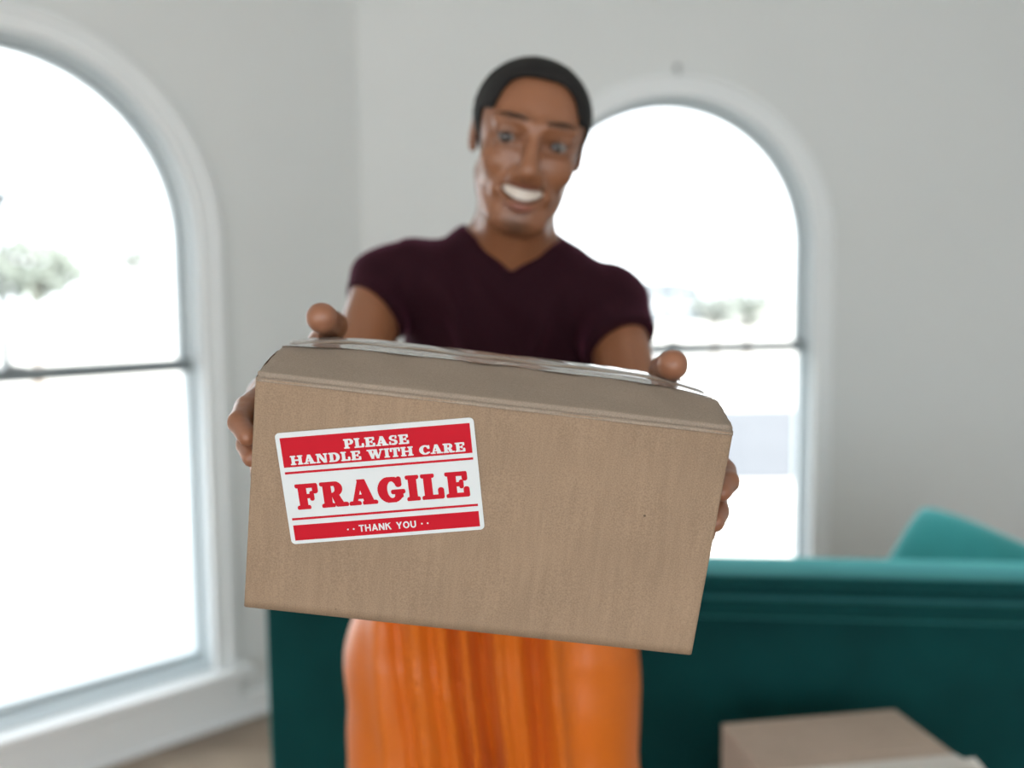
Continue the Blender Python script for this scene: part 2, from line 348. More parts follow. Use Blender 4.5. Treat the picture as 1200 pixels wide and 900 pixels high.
tree(38, 316, 20, 1.05, .62, M_LEAF, 'round pale green tree seen through the left window', 3)
tree(157, 303, 40, .75, .7, M_LEAF2, 'tiny far tree crown alone in the left window', 5)
M_POST = mat('post_paint', (.06, .072, .08), .6)
lp = on_ground(8, 640); ly = 25.0; a_ = P(8, 440, ly)
e = empty('lamp_post', (a_[0], ly, GZ)); top = P(6, 236, ly)[2]-GZ
bm = bmesh.new(); bmesh.ops.create_cone(bm, cap_ends=True, segments=14, radius1=.14, radius2=.12, depth=top, matrix=Matrix.Translation((0, 0, top/2))); frombm('pole', bm, M_POST, e, True)
bm = bmesh.new(); bmesh.ops.create_cone(bm, cap_ends=True, segments=14, radius1=.22, radius2=.18, depth=.3, matrix=Matrix.Translation((0, 0, .15))); frombm('base', bm, M_POST, e)
bm = bmesh.new(); bmesh.ops.create_cone(bm, cap_ends=True, segments=14, radius1=.16, radius2=.36, depth=.3, matrix=Matrix.Translation((0, 0, top))); bmesh.ops.create_cone(bm, cap_ends=True, segments=14, radius1=.4, radius2=.04, depth=.2, matrix=Matrix.Translation((0, 0, top+.25))); frombm('lamp_head', bm, M_POST, e)
tag(e, 'slim grey lamp post outside the left window', 'lamp post')

# ------------------------------------------------------------------ held cardboard box
BW, BH, BD = .37, .198, .25
def rot(a, b, c):
    ca, sa, cb, sb, cc, s_ = np.cos(a), np.sin(a), np.cos(b), np.sin(b), np.cos(c), np.sin(c)
    return np.array([[cc, -s_, 0], [s_, cc, 0], [0, 0, 1]]) @ np.array([[cb, 0, sb], [0, 1, 0], [-sb, 0, cb]]) @ np.array([[1, 0, 0], [0, ca, -sa], [0, sa, ca]])
BR = rot(.183, .1263, .0165); BT = np.array([-.0371, .7967, -.2754])+CAM
BMAT = Matrix([[*BR[i], BT[i]] for i in range(3)]+[[0, 0, 0, 1]])
def BX(x, y, z): return BR @ np.array([x, y, z])+BT
hb = empty('cardboard_box', (0, 0, 0), M=BMAT)
tag(hb, 'brown cardboard box with red FRAGILE label, held out in both hands', 'box')
SEAM = .122
def top_z(y, x=0):   # profile of the closed top, front to rear
    xs = [0, .004, .012, .06, SEAM, .150, .19, BD]; zs = [BH-.0025, BH-.0005, BH, BH+.001, BH+.0015, BH-.001, BH-.011, BH-.030]
    z = float(np.interp(y, xs, zs))
    k = min(1, max(0, (y-.06)/.06)); k = k*k*(3-2*k)
    return z - .010*max(0, (abs(x)-.10)/.085)**2*k*(1.0 if x > 0 else .8)
T = .004
X = BW/2
# front panel as a grid with slight waviness and rounded vertical edges
nx, nz = 60, 24; V = []; Fc = []
def prof(i):   # x,y of outline going round the front with small rounded corners
    r = .003; pts = [(-X, .03), (-X, r)]+[(-X+r-r*math.cos(t), r-r*math.sin(t)) for t in (.4, .8, 1.2)]
    mid = [(-X+r+(BW-2*r)*k/40, 0) for k in range(41)]
    return pts+mid+[(-a, b) for a, b in pts[::-1]]
sy = [.05, .07, .085, .10, .115, .13, .145, .16, .18, .20, .225]
ring = prof(0)+[(X, y_) for y_ in sy]+[(X, BD-.003), (X-.003, BD)]+[(X*(1-k/6), BD) for k in range(1, 12)]+[(-X+.003, BD), (-X, BD-.003)]+[(-X, y_) for y_ in sy[::-1]]
N = len(ring)
for k in range(nz+1):
    for (x, y) in ring:
        zt = top_z(y, x) if y > .004 else BH-.0035
        z = zt*k/nz if k < nz else zt
        yy = y+(.0006*math.sin(x*55+1)*math.sin(z*40) if y == 0 else 0)
        V.append((x, yy, z))
for k in range(nz):
    for i in range(N): Fc.append((k*N+i, k*N+(i+1) % N, (k+1)*N+(i+1) % N, (k+1)*N+i))
Fc.append(tuple(range(N))[::-1])
body = mk('box_body', V, Fc, M_CARD, hb, True)
def flap(y0, y1, name, jag):
    nx = 64; V = []; Fc = []
    r = random.Random(4)
    ys = list(np.linspace(y0, y1, 22))
    if y0 < .05: ys = [-.0007, .0002, .0009, .0016, .0024, .0032, .004, .0052, .0075, .011]+list(np.linspace(.018, y1, 18))
    ny = len(ys)-1
    for layer in (0, 1):
        for j in range(ny+1):
            y = ys[j]
            jl = r.uniform(0, .0022) if jag else 0; jr = r.uniform(0, .0008)
            for i in range(nx+1):
                x = -X+.0005+jl+(BW-.001-jl-jr)*i/nx
                groove = -.0032*math.exp(-((y-.0021)/.0017)**2) if y0 < .05 else 0
                wob = .0006*math.sin(x*90+y*60)*min(1, y*20)
                V.append((x, y, (top_z(max(y, 0), x)+.0012+groove+wob-layer*.0030) if y > 0 else BH-.0050-layer*.0006))
    n1 = (nx+1)*(ny+1)
    for j in range(ny):
        for i in range(nx):
            a = j*(nx+1)+i; q = (a, a+1, a+nx+2, a+nx+1); Fc.append(q); Fc.append(tuple(n1+k for k in q[::-1]))
    edge = [i for i in range(nx+1)]+[j*(nx+1)+nx for j in range(1, ny+1)]+[ny*(nx+1)+i for i in range(nx-1, -1, -1)]+[j*(nx+1) for j in range(ny-1, 0, -1)]
    for k in range(len(edge)):
        a, b = edge[k], edge[(k+1) % len(edge)]; Fc.append((b, a, n1+a, n1+b))
    return mk(name, V, Fc, M_FLAP, hb, True)
flap(.001, SEAM-.0008, 'top_flap', True); flap(SEAM+.0008, BD-.001, 'top_flap', True)
# clear packing tape over the seam and down both ends
V = []; Fc = []; ny = 12; xs = np.linspace(-X-.0012, X+.0012, 90); r = random.Random(9)
w0, w1 = SEAM-.026, SEAM+.024
rows = []
for j in range(ny+1):
    rowv = []
    y = w0+(w1-w0)*j/ny
    for dz in (.045, .03, .015, .004): rowv.append((-X-.0014, y, top_z(y, -X)-dz))
    for x in xs:
        edge = .0005*math.sin(x*90)+.0008*math.sin(x*31+2) if j == 0 else 0
        dent = -.0022*math.exp(-((y-SEAM)/.004)**2)
        z = top_z(y, x)+.0021+dent+.00012*math.sin(x*130+y*200)+(.0003 if j == 0 else 0)
        rowv.append((x, y+edge, z))
    for dz in (.004, .015, .03, .045): rowv.append((X+.0014, y, top_z(y, X)-dz))
    rows.append(rowv)
n = len(rows[0]); V = [p for rr in rows for p in rr]
for j in range(ny):
    for i in range(n-1): Fc.append((j*n+i, j*n+i+1, (j+1)*n+i+1, (j+1)*n+i))
tag(mk('packing_tape', V, Fc, M_TAPE, hb, True), 'shiny clear packing tape')

# ---- FRAGILE label
LW, LH = .1547, .0935
la = math.atan2(.0313, .1515)
LM = Matrix.Translation((-.0825, -.0012, .122)) @ Matrix.Rotation(-la, 4, 'Y')
def L2(a, b, d=0): return (-LW/2+a*LW, -d, LH/2-b*LH)    # a rightwards, b downwards in the label's own plane
def rrect(x0, y0, x1, y1, r, n=5):
    pts = []
    for cx, cy, s in ((x1-r, y1-r, 0), (x0+r, y1-r, 1), (x0+r, y0+r, 2), (x1-r, y0+r, 3)):
        for k in range(n+1):
            t = math.pi/2*(s+k/n); pts.append((cx+r*math.cos(t), cy+r*math.sin(t)))
    return pts
def plate(name, polys, y, m, parent, t=.00012):
    """thin flat print: list of outlines in (x,z), front at -y"""
    V = []; Fc = []
    for q_, pl in enumerate(polys):
        y += 4e-7 if len(polys) > 1 else 0
        i = len(V); n = len(pl); ar = sum(pl[k][0]*pl[(k+1) % n][1]-pl[(k+1) % n][0]*pl[k][1] for k in range(n))
        if ar < 0: pl = pl[::-1]
        V += [(p[0], -y, p[1]) for p in pl]+[(p[0], -y+t, p[1]) for p in pl]
        Fc.append(tuple(range(i, i+n)))
        for k in range(n): Fc.append((i+k, i+n+k, i+n+(k+1) % n, i+(k+1) % n))
    return mk(name, V, Fc, m, parent)
lab = plate('shipping_label', [rrect(-LW/2, -LH/2, LW/2, LH/2, .0035)], 0, M_LABEL, hb, .0004)
lab.matrix_local = LM; tag(lab, 'white sticker printed PLEASE HANDLE WITH CARE, FRAGILE, THANK YOU in red')
def lrect(a0, b0, a1, b1): return [(-LW/2+a0*LW, LH/2-b1*LH), (-LW/2+a1*LW, LH/2-b1*LH), (-LW/2+a1*LW, LH/2-b0*LH), (-LW/2+a0*LW, LH/2-b0*LH)]
for nm, rc in (('red_band', (.022, .045, .978, .306)), ('red_rule', (.022, .346, .978, .366)), ('red_rule', (.022, .762, .978, .782)), ('red_band', (.022, .828, .978, .968))):
    plate(nm, [lrect(*rc)], .00014, M_RED, lab)
# heavy soft slab-serif capitals: each glyph is a set of overlapping outlines in a box 1 high
def rr(x0, y0, x1, y1, r=.06): return rrect(x0, y0, x1, y1, min(r, abs(x1-x0)/2-.001, abs(y1-y0)/2-.001))
def sect(cx, cy, rx, ry, ix, iy, a0, a1, dx=0, n=14):
    out = []
    for k in range(n):
        t0 = math.radians(a0+(a1-a0)*k/n); t1 = math.radians(a0+(a1-a0)*(k+1)/n)
        out.append([(cx+rx*math.cos(t0), cy+ry*math.sin(t0)), (cx+rx*math.cos(t1), cy+ry*math.sin(t1)), (cx+dx+ix*math.cos(t1), cy+iy*math.sin(t1)), (cx+dx+ix*math.cos(t0), cy+iy*math.sin(t0))])
    return out
def blob(cx, cy, rx, ry, n=14): return [(cx+rx*math.cos(2*math.pi*k/n), cy+ry*math.sin(2*math.pi*k/n)) for k in range(n)]
SF = .13
def stem(x, w=.27, top=True, bot=True, s=.10):
    o = [[(x, 0.03), (x+w, .03), (x+w, .97), (x, .97)]]
    if bot: o.append(rr(x-s, 0, x+w+s, SF))
    if top: o.append(rr(x-s, 1-SF, x+w+s, 1))
    return o
def glyph(c):
    if c == 'I': return .50, stem(.115)
    if c == 'F': return .86, stem(.115, s=.105)+[rr(.1, .86, .80, 1), rr(.66, .62, .83, 1, .08), rr(.3, .45, .62, .57, .04), rr(.54, .34, .66, .68, .055)]
    if c == 'E': return .90, stem(.115, s=.105)+[rr(.1, .86, .80, 1), rr(.66, .66, .82, 1, .07), rr(.3, .45, .62, .57, .04), rr(.54, .36, .66, .66, .055), rr(.1, 0, .84, .14), rr(.69, 0, .87, .38, .08)]
    if c == 'L': return .84, stem(.115, s=.105)+[rr(.1, 0, .78, .14), rr(.64, 0, .82, .42, .08)]
    if c == 'P': return .84, stem(.115, s=.105)+[[(.3, .86), (.5, .86), (.5, 1), (.3, 1)], [(.3, .40), (.5, .40), (.5, .52), (.3, .52)]]+sect(.5, .70, .32, .30, .07, .17, -90, 90)
    if c == 'R': return 1.0, stem(.115, s=.105)+[[(.3, .86), (.5, .86), (.5, 1), (.3, 1)], [(.3, .42), (.52, .42), (.52, .54), (.3, .54)]]+sect(.5, .72, .32, .28, .07, .15, -90, 90)+[[(.42, .48), (.66, .48), (.84, .1), (.56, .03)], rr(.58, 0, 1.0, .14)]
    if c == 'A': return 1.02, [[(.36, .98), (.62, .98), (.92, .05), (.58, .05)], [(.38, .98), (.52, .98), (.24, .05), (.10, .05)], rr(-.02, 0, .40, SF), rr(.50, 0, 1.04, SF), rr(.28, .26, .7, .38, .02), blob(.49, .95, .13, .06)]
    if c == 'G': return 1.0, sect(.50, .5, .49, .51, .20, .36, 48, 330, dx=.03, n=26)+[rr(.52, .34, 1.02, .47, .05), [(.66, .1), (.93, .2), (.93, .44), (.66, .44)], rr(.75, .62, .90, .98, .07), blob(.79, .74, .10, .13)]
    if c == 'C': return .94, sect(.50, .5, .49, .51, .20, .36, 48, 318, dx=.03, n=26)+[rr(.75, .60, .90, .98, .07), blob(.79, .73, .10, .13), blob(.83, .2, .07, .07)]
    if c == 'S': return .78, sect(.38, .73, .31, .28, .10, .14, 55, 270, n=16)+sect(.40, .28, .34, .29, .10, .14, -135, 90, n=18)+[[(.36, .45), (.42, .45), (.42, .59), (.36, .59)], rr(.56, .66, .69, .98, .06), rr(.05, .02, .18, .36, .06)]
    if c == 'H': return 1.10, stem(.105, .26, s=.10)+stem(.72, .26, s=.10)+[rr(.3, .44, .8, .57, .02)]
    if c == 'N': return 1.08, stem(.12, .15, s=.10)+stem(.78, .15, bot=False, s=.10)+[[(.12, 1), (.42, 1), (.93, .0), (.66, .0)]]
    if c == 'D': return 1.0, stem(.115, s=.105)+[[(.3, .86), (.5, .86), (.5, 1), (.3, 1)], [(.3, 0), (.5, 0), (.5, .14), (.3, .14)]]+sect(.48, .5, .48, .5, .18, .36, -90, 90, n=20)
    if c == 'T': return .86, stem(.295, top=False, s=.10)+[rr(.02, .86, .84, 1), rr(.0, .58, .15, 1, .07), rr(.71, .58, .86, 1, .07)]
    if c == 'W': return 1.42, [[(.10, .95), (.40, .95), (.58, 0), (.36, 0)], [(.64, .95), (.78, .95), (.54, 0), (.40, 0)], [(.56, .95), (.86, .95), (1.04, 0), (.82, 0)], [(1.20, .95), (1.32, .95), (1.0, 0), (.88, 0)], rr(0, 1-SF, .90, 1), rr(1.1, 1-SF, 1.44, 1)]
    return .42, []
def fatten(pl, d):
    n = len(pl); ar = sum(pl[k][0]*pl[(k+1) % n][1]-pl[(k+1) % n][0]*pl[k][1] for k in range(n))
    if ar < 0: pl = pl[::-1]
    out = []
    for k in range(n):
        (x0, y0), (x1, y1), (x2, y2) = pl[k-1], pl[k], pl[(k+1) % n]
        e1 = Vector((y1-y0, x0-x1)); e2 = Vector((y2-y1, x1-x2)); e1 = e1.normalized() if e1.length > 1e-9 else e2.normalized(); e2 = e2.normalized() if e2.length > 1e-9 else e1
        nn = e1+e2; nn = nn/max(nn.length_squared, .5)*2 if nn.length > .3 else e1
        out.append((x1+nn.x*d, min(1.01, max(-.01, y1+nn.y*d))))
    return out
def slab_text(s, a0, a1, b0, b1, depth, m, gap=.05, fat=.012):
    adv = []; x = 0
    for ch in s: wd, pl = glyph(ch); adv.append((x, [fatten(p_, fat) for p_ in pl])); x += wd+gap
    x -= gap; sx = (a1-a0)*LW/x; h = (b1-b0)*LH; ox = -LW/2+a0*LW; oz = LH/2-b1*LH
    polys = [[(ox+(gx+p[0])*sx, oz+p[1]*h) for p in pl] for gx, pls in adv for pl in pls]
    return plate('lettering', polys, depth, m, lab)
tag(slab_text('PLEASE', .338, .668, .098, .180, .00028, M_LABEL), 'white PLEASE')
tag(slab_text('HANDLE WITH CARE', .060, .945, .207, .287, .00028, M_LABEL), 'white HANDLE WITH CARE')
tag(slab_text('FRAGILE', .062, .945, .463, .688, .00014, M_RED, .09, .028), 'large red FRAGILE')
# plain bold sans for the last line
def sans(c):
    s = .2
    if c == 'T': return .72, [[(0, .82), (.72, .82), (.72, 1), (0, 1)], [(.26, 0), (.46, 0), (.46, .9), (.26, .9)]]
    if c == 'H': return .78, [[(0, 0), (s, 0), (s, 1), (0, 1)], [(.58, 0), (.78, 0), (.78, 1), (.58, 1)], [(.1, .42), (.7, .42), (.7, .6), (.1, .6)]]
    if c == 'A': return .86, [[(0, 0), (.22, 0), (.54, 1), (.33, 1)], [(.86, 0), (.64, 0), (.32, 1), (.53, 1)], [(.18, .2), (.68, .2), (.64, .38), (.22, .38)]]
    if c == 'N': return .78, [[(0, 0), (s, 0), (s, 1), (0, 1)], [(.58, 0), (.78, 0), (.78, 1), (.58, 1)], [(0, 1), (.22, 1), (.78, 0), (.56, 0)]]
    if c == 'K': return .80, [[(0, 0), (s, 0), (s, 1), (0, 1)], [(.1, .42), (.1, .68), (.54, 1), (.78, 1)], [(.28, .62), (.44, .68), (.82, 0), (.58, 0)]]
    if c == 'Y': return .80, [[(.3, 0), (.5, 0), (.5, .45), (.3, .45)], [(0, 1), (.23, 1), (.5, .42), (.32, .36)], [(.8, 1), (.57, 1), (.3, .42), (.48, .36)]]
    if c == 'O': return .88, sect(.44, .5, .44, .51, .24, .32, 0, 360, n=24)
    if c == 'U': return .78, [[(0, .38), (s, .38), (s, 1), (0, 1)], [(.58, .38), (.78, .38), (.78, 1), (.58, 1)]]+sect(.39, .38, .39, .39, .19, .2, 180, 360, n=14)
    return .45, []
x = 0; adv = []
for ch in 'THANK YOU': wd, pl = sans(ch); adv.append((x, pl)); x += wd+.12
x -= .12; sx = (.652-.357)*LW/x; h = .062*LH; ox = -LW/2+.357*LW; oz = LH/2-.932*LH
polys = [[(ox+(gx+p[0])*sx, oz+p[1]*h) for p in pl] for gx, pls in adv for pl in pls]
for a in (.300, .330, .682, .712): polys.append([(-LW/2+a*LW+.0007*math.cos(t*.5236), LH/2-.902*LH+.0007*math.sin(t*.5236)) for t in range(12)])
tag(plate('lettering', polys, .00028, M_LABEL, lab), 'small white THANK YOU between dots')

# ------------------------------------------------------------------ sofa
sA = -.115; c0 = P(309, 760, 2.12)
SM = frame((c0[0], c0[1]), sA)
so = empty('sofa', (0, 0, 0), M=SM); tag(so, 'teal velvet sofa seen from behind, back panel with piped top', 'sofa')
SLN = 2.1; ztop = P(1000, 672, 2.0)[2]; SDP = .92
def vbox(name, lo, hi, bev, seg=3, lvl=0):
    bm = bmesh.new(); bbox(bm, lo, hi, bev, seg); return frombm(name, bm, M_TEAL, so, True)
vbox('back_panel', (0, .012, .10), (SLN, .15, ztop-.062), .012)
vbox('top_roll', (-.012, -.020, ztop-.022), (SLN+.012, .150, ztop), .010, 4)
vbox('groove_strip', (.012, .024, ztop-.056), (SLN-.012, .145, ztop-.020), .002, 1)
vbox('welt_band', (-.012, -.022, ztop-.088), (SLN+.012, .150, ztop-.050), .014, 5)
vbox('arm', (0, .15, .10), (.16, SDP, ztop-.10), .03, 4); vbox('arm', (SLN-.16, .15, .10), (SLN, SDP, ztop-.10), .03, 4)
vbox('seat_base', (.16, .15, .10), (SLN-.16, SDP-.02, .30), .02)
for i in range(2):
    u0 = .165+i*(SLN-.33)/2; vbox('seat_cushion', (u0+.004, .17, .30), (u0+(SLN-.33)/2-.004, SDP, .45), .04, 4)
for lx in (.08, SLN-.08):
    for ly_ in (.08, SDP-.08):
        bm = bmesh.new(); bmesh.ops.create_cone(bm, cap_ends=True, segments=14, radius1=.016, radius2=.026, depth=.10, matrix=Matrix.Translation((lx, ly_, .05))); frombm('leg', bm, M_LEG, so, True)
# throw cushion tipped on its corner behind the back
def cushion(s, t, n=22):
    V = []; Fc = []
    for side in (1, -1):
        for j in range(n+1):
            for i in range(n+1):
                u, v = 2*i/n-1, 2*j/n-1
                pinch = 1-.07*(1-abs(u)**2)*abs(v)**4; pin2 = 1-.07*(1-abs(v)**2)*abs(u)**4
                hgt = t*((1-u**4)*(1-v**4))**.45*(1+.10*math.sin(u*5+v*3))
                cr = 1-.11*(u*v)**4; V.append((u*s*pin2*cr, side*hgt, v*s*pinch*cr))
    N1 = (n+1)**2
    for j in range(n):
        for i in range(n):
            a = j*(n+1)+i; q = (a, a+1, a+n+2, a+n+1); Fc.append(q); Fc.append(tuple(N1+k for k in q[::-1]))
    return V, Fc
V, Fc = cushion(.225, .095)
M_TEAL_LIT = mat('window_lit_teal_velvet', (.05, .36, .37), .7, .15, sheen=1.0, sheen_tint=(.4, .95, .97), noise=(6, .2), bump=(14, .25, .006), srough=.45)  # sofa teal made paler: window light on the pile put into the base colour
cu = mk('throw_cushion', V, Fc, M_TEAL_LIT, None, True)
cc = P(1130, 712, 2.38)
cu.matrix_world = Matrix.Translation(cc) @ Matrix.Rotation(-.55, 4, 'Z') @ Matrix.Rotation(math.radians(-38), 4, 'X') @ Matrix.Rotation(math.radians(19), 4, 'Y')
tag(cu, 'teal velvet throw cushion tipped on its corner behind the sofa back', 'cushion')

# ------------------------------------------------------------------ second box standing by the sofa
a2 = math.radians(9.5); bl2 = P(845, 848, 1.80); BOXH = bl2[2]; w2, d2 = .352, .33
# box frame: origin at back-left bottom, x right, y away
sb = empty('cardboard_box', (0, 0, 0), M=frame((bl2[0], bl2[1]), a2) @ Matrix.Translation((w2/2, -d2/2, 0)))
tag(sb, 'pale cardboard box standing low at the right in front of the sofa', 'box')
bm = bmesh.new(); bbox(bm, (-w2/2, -d2/2, 0), (w2/2, d2/2, BOXH-.006), .004, 2); frombm('box_body', bm, M_CARD2, sb)
for y0, y1 in ((-d2/2, -.0015), (.0015, d2/2)):
    bm = bmesh.new(); bbox(bm, (-w2/2, y0, BOXH-.005), (w2/2, y1, BOXH), .0015, 2); frombm('top_flap', bm, M_CARD2, sb)
V = []; Fc = []; r = random.Random(3)
for j in range(7):
    y = -.085+.055*j/6
    V += [(-w2/2-.001, y, BOXH-.05), (-w2/2-.001, y, BOXH+.001), (0, y, BOXH+.0012), (w2/2, y, BOXH+.001), (w2/2+.010+r.uniform(0, .02), y, BOXH-.002+r.uniform(-.01, .006)), (w2/2+.014+r.uniform(0, .025), y, BOXH-.03+r.uniform(0, .015))]
for j in range(6):
    for i in range(5): Fc.append((j*6+i, j*6+i+1, j*6+i+7, j*6+i+6))
tag(mk('packing_tape', V, Fc, M_TAPE2, sb, False), 'pale packing tape with a loose ragged end')

# ------------------------------------------------------------------ the man: signed distance fields and a surface-nets mesher
class Field:
    def __init__(s, lo, hi, h):
        s.lo = np.array(lo, float); s.h = h; s.n = np.ceil((np.array(hi)-s.lo)/h).astype(int)+1
        s.d = np.full(s.n, .06, np.float32)
    def sub(s, lo, hi):
        a = np.clip(np.floor((np.array(lo)-s.lo)/s.h).astype(int), 0, s.n); b = np.clip(np.ceil((np.array(hi)-s.lo)/s.h).astype(int)+1, 0, s.n)
        if (b <= a).any(): return None, None
        g = [s.lo[i]+s.h*np.arange(a[i], b[i]) for i in range(3)]
        return tuple(slice(a[i], b[i]) for i in range(3)), np.stack(np.meshgrid(*g, indexing='ij'), -1).astype(np.float32)
    def op(s, fn, lo, hi, k, mode='add'):
        m = max(k, .012)+2*s.h
        sl, g = s.sub(np.array(lo)-m, np.array(hi)+m)
        if sl is None: return
        f = fn(g); d = s.d[sl]
        if mode == 'add':
            hh = np.clip(.5+.5*(f-d)/max(k, 1e-6), 0, 1); s.d[sl] = f*(1-hh)+d*hh-k*hh*(1-hh)
        else:
            f = -f; hh = np.clip(.5-.5*(f-d)/max(k, 1e-6), 0, 1); s.d[sl] = f*(1-hh)+d*hh+k*hh*(1-hh)
    def cone(s, a, b, ra, rb, k=.01, mode='add'):
        a = np.array(a, float); b = np.array(b, float); r = max(ra, rb)
        def fn(g):
            ba = (b-a).astype(np.float32); pa = g-a.astype(np.float32); t = np.clip(pa @ ba/(ba @ ba+1e-12), 0, 1)
            return np.linalg.norm(pa-t[..., None]*ba, axis=-1)-(ra+(rb-ra)*t)
        s.op(fn, np.minimum(a, b)-r, np.maximum(a, b)+r, k, mode)
    def ell(s, c, r, R=None, k=.01, mode='add'):
        c = np.array(c, np.float32); r = np.array(r, np.float32); R = np.eye(3) if R is None else R; m = float(r.max())
        R32 = R.astype(np.float32)
        def fn(g):
            q = (g-c) @ R32; k0 = np.linalg.norm(q/r, axis=-1); k1 = np.linalg.norm(q/(r*r), axis=-1)
            return k0*(k0-1)/np.maximum(k1, 1e-6)
        e = np.sqrt(((R*r)**2).sum(1))
        s.op(fn, c-e, c+e, k, mode)
    def chain(s, pts, rs, k=.006):
        for i in range(len(pts)-1): s.cone(pts[i], pts[i+1], rs[i], rs[i+1], k)
    def warp(s, fn, lo, hi):
        sl, g = s.sub(lo, hi); s.d[sl] = s.d[sl]+fn(g).astype(np.float32)
    def cut(s, fn):      # keep where fn<0
        sl, g = s.sub(s.lo, s.lo+s.h*s.n); s.d = np.maximum(s.d, fn(g).astype(np.float32)[:s.n[0], :s.n[1], :s.n[2]])
    def mesh(s, name, m, parent, org, smooth_it=1):
        d = s.d; sg = d < 0; n = s.n
        cnt = np.zeros(n-1, np.uint8)
        for i in (0, 1):
            for j in (0, 1):
                for k in (0, 1): cnt += sg[i:n[0]-1+i, j:n[1]-1+j, k:n[2]-1+k]
        act = np.argwhere((cnt > 0) & (cnt < 8)); idx = np.full(n-1, -1, np.int32); idx[tuple(act.T)] = np.arange(len(act))
        cor = [(i, j, k) for i in (0, 1) for j in (0, 1) for k in (0, 1)]
        val = {c: d[act[:, 0]+c[0], act[:, 1]+c[1], act[:, 2]+c[2]] for c in cor}
        acc = np.zeros((len(act), 3)); num = np.zeros(len(act))
        for c in cor:
            for ax in range(3):
                if c[ax]: continue
                e = list(c); e[ax] = 1; a, b = val[c], val[tuple(e)]; x = (a < 0) != (b < 0)
                t = np.where(x, a/np.where(x, a-b, 1), 0); p = np.zeros((len(act), 3)); p[:] = c; p[:, ax] += t
                acc += p*x[:, None]; num += x
        V = (acc/num[:, None]+act)*s.h+s.lo
        faces = []
        for ax in range(3):
            u, v = [(1, 2), (2, 0), (0, 1)][ax]
            sl0 = [slice(1, n[i]-1) for i in range(3)]; sl1 = list(sl0); sl0[ax] = slice(0, n[ax]-1); sl1[ax] = slice(1, n[ax])
            A = sg[tuple(sl0)]; B = sg[tuple(sl1)]; q = np.argwhere(A != B)
            base = q+np.array([0 if i == ax else 1 for i in range(3)]); flip = ~A[tuple(q.T)]
            def ci(du, dv):
                c = base.copy(); c[:, u] += du; c[:, v] += dv; return idx[tuple(c.T)]
            Q = np.stack([ci(-1, -1), ci(0, -1), ci(0, 0), ci(-1, 0)], 1); Q[flip] = Q[flip][:, ::-1]; faces.append(Q)
        Fa = np.concatenate(faces)
        for _ in range(smooth_it):
            sm = np.zeros_like(V); ct = np.zeros(len(V))
            for a, b in ((0, 1), (1, 2), (2, 3), (3, 0)):
                for p_, q_ in ((a, b), (b, a)):
                    for c in range(3): sm[:, c] += np.bincount(Fa[:, p_], V[Fa[:, q_], c], len(V))
                    ct += np.bincount(Fa[:, p_], minlength=len(V))
            V = V*.45+.55*sm/np.maximum(ct, 1)[:, None]
        me = bpy.data.meshes.new(name); nf = len(Fa)
        me.vertices.add(len(V)); me.vertices.foreach_set('co', (V-np.array(org)).astype(np.float32).ravel())
        me.loops.add(nf*4); me.loops.foreach_set('vertex_index', Fa.astype(np.int32).ravel())
        me.polygons.add(nf); me.polygons.foreach_set('loop_start', np.arange(0, nf*4, 4, dtype=np.int32)); me.polygons.foreach_set('loop_total', np.full(nf, 4, np.int32))
        me.update(calc_edges=True); me.polygons.foreach_set('use_smooth', np.ones(nf, bool)); me.materials.append(m)
        o = link(bpy.data.objects.new(name, me), parent)
        return o, V
# ---- joints
shR, shL = P(448, 333, 1.44), P(716, 356, 1.44)
nkB = P(598, 292, 1.455); pel = P(577, 745, 1.50); chest = P(588, 402, 1.475); belly = P(581, 575, 1.49)
elR, elL = P(398, 500, 1.25), P(752, 528, 1.25)
wrR, wrL = BX(-.225, .245, .100), BX(.222, .245, .095)
HC = P(619, 166, 1.375)
HR = rot(math.radians(9), math.radians(11.5), math.radians(4.5)); HS = 1.03
def HX(x, y, z): return HR @ (np.array([x, y, z])*HS)+HC
base_pt = np.array([pel[0], 1.50, 0.0])
man = empty('person', base_pt); tag(man, 'smiling man in maroon V-neck T-shirt and orange trousers holding out a box', 'person')
bf = Field((-.42, .74, 0), (.40, 1.72, 1.76), .0032)
# torso, pelvis, legs, feet (under the clothes)
bf.ell(chest, (.128, .088, .17), k=.03); bf.cone(shR, shL, .038, .038, .04); bf.ell(belly, (.118, .082, .17), k=.05); bf.ell(pel, (.14, .09, .12), k=.05)
bf.cone(nkB+np.array([-.02, .02, -.02]), shR+np.array([.03, .01, .01]), .045, .04, .04); bf.cone(nkB+np.array([.02, .02, -.02]), shL+np.array([-.03, .01, .01]), .045, .04, .04)
for s_ in (-1, 1):
    hip = pel+np.array([s_*.085, 0, -.05]); kn = np.array([pel[0]+s_*.10, 1.47, .50]); an = np.array([pel[0]+s_*.11, 1.52, .09])
    bf.cone(hip, kn, .085, .055, .03); bf.cone(kn, an, .055, .036, .02); bf.cone(an+np.array([0, .02, -.05]), an+np.array([s_*.02, -.15, -.055]), .034, .026, .02)
# arms
for sh, el, wr, s_ in ((shR, elR, wrR, -1), (shL, elL, wrL, 1)):
    bf.cone(sh, el, .040, .0415, .02); mid = el+(wr-el)*.3; bf.cone(el, mid, .040, .042, .02); bf.cone(mid, wr, .042, .026, .015)
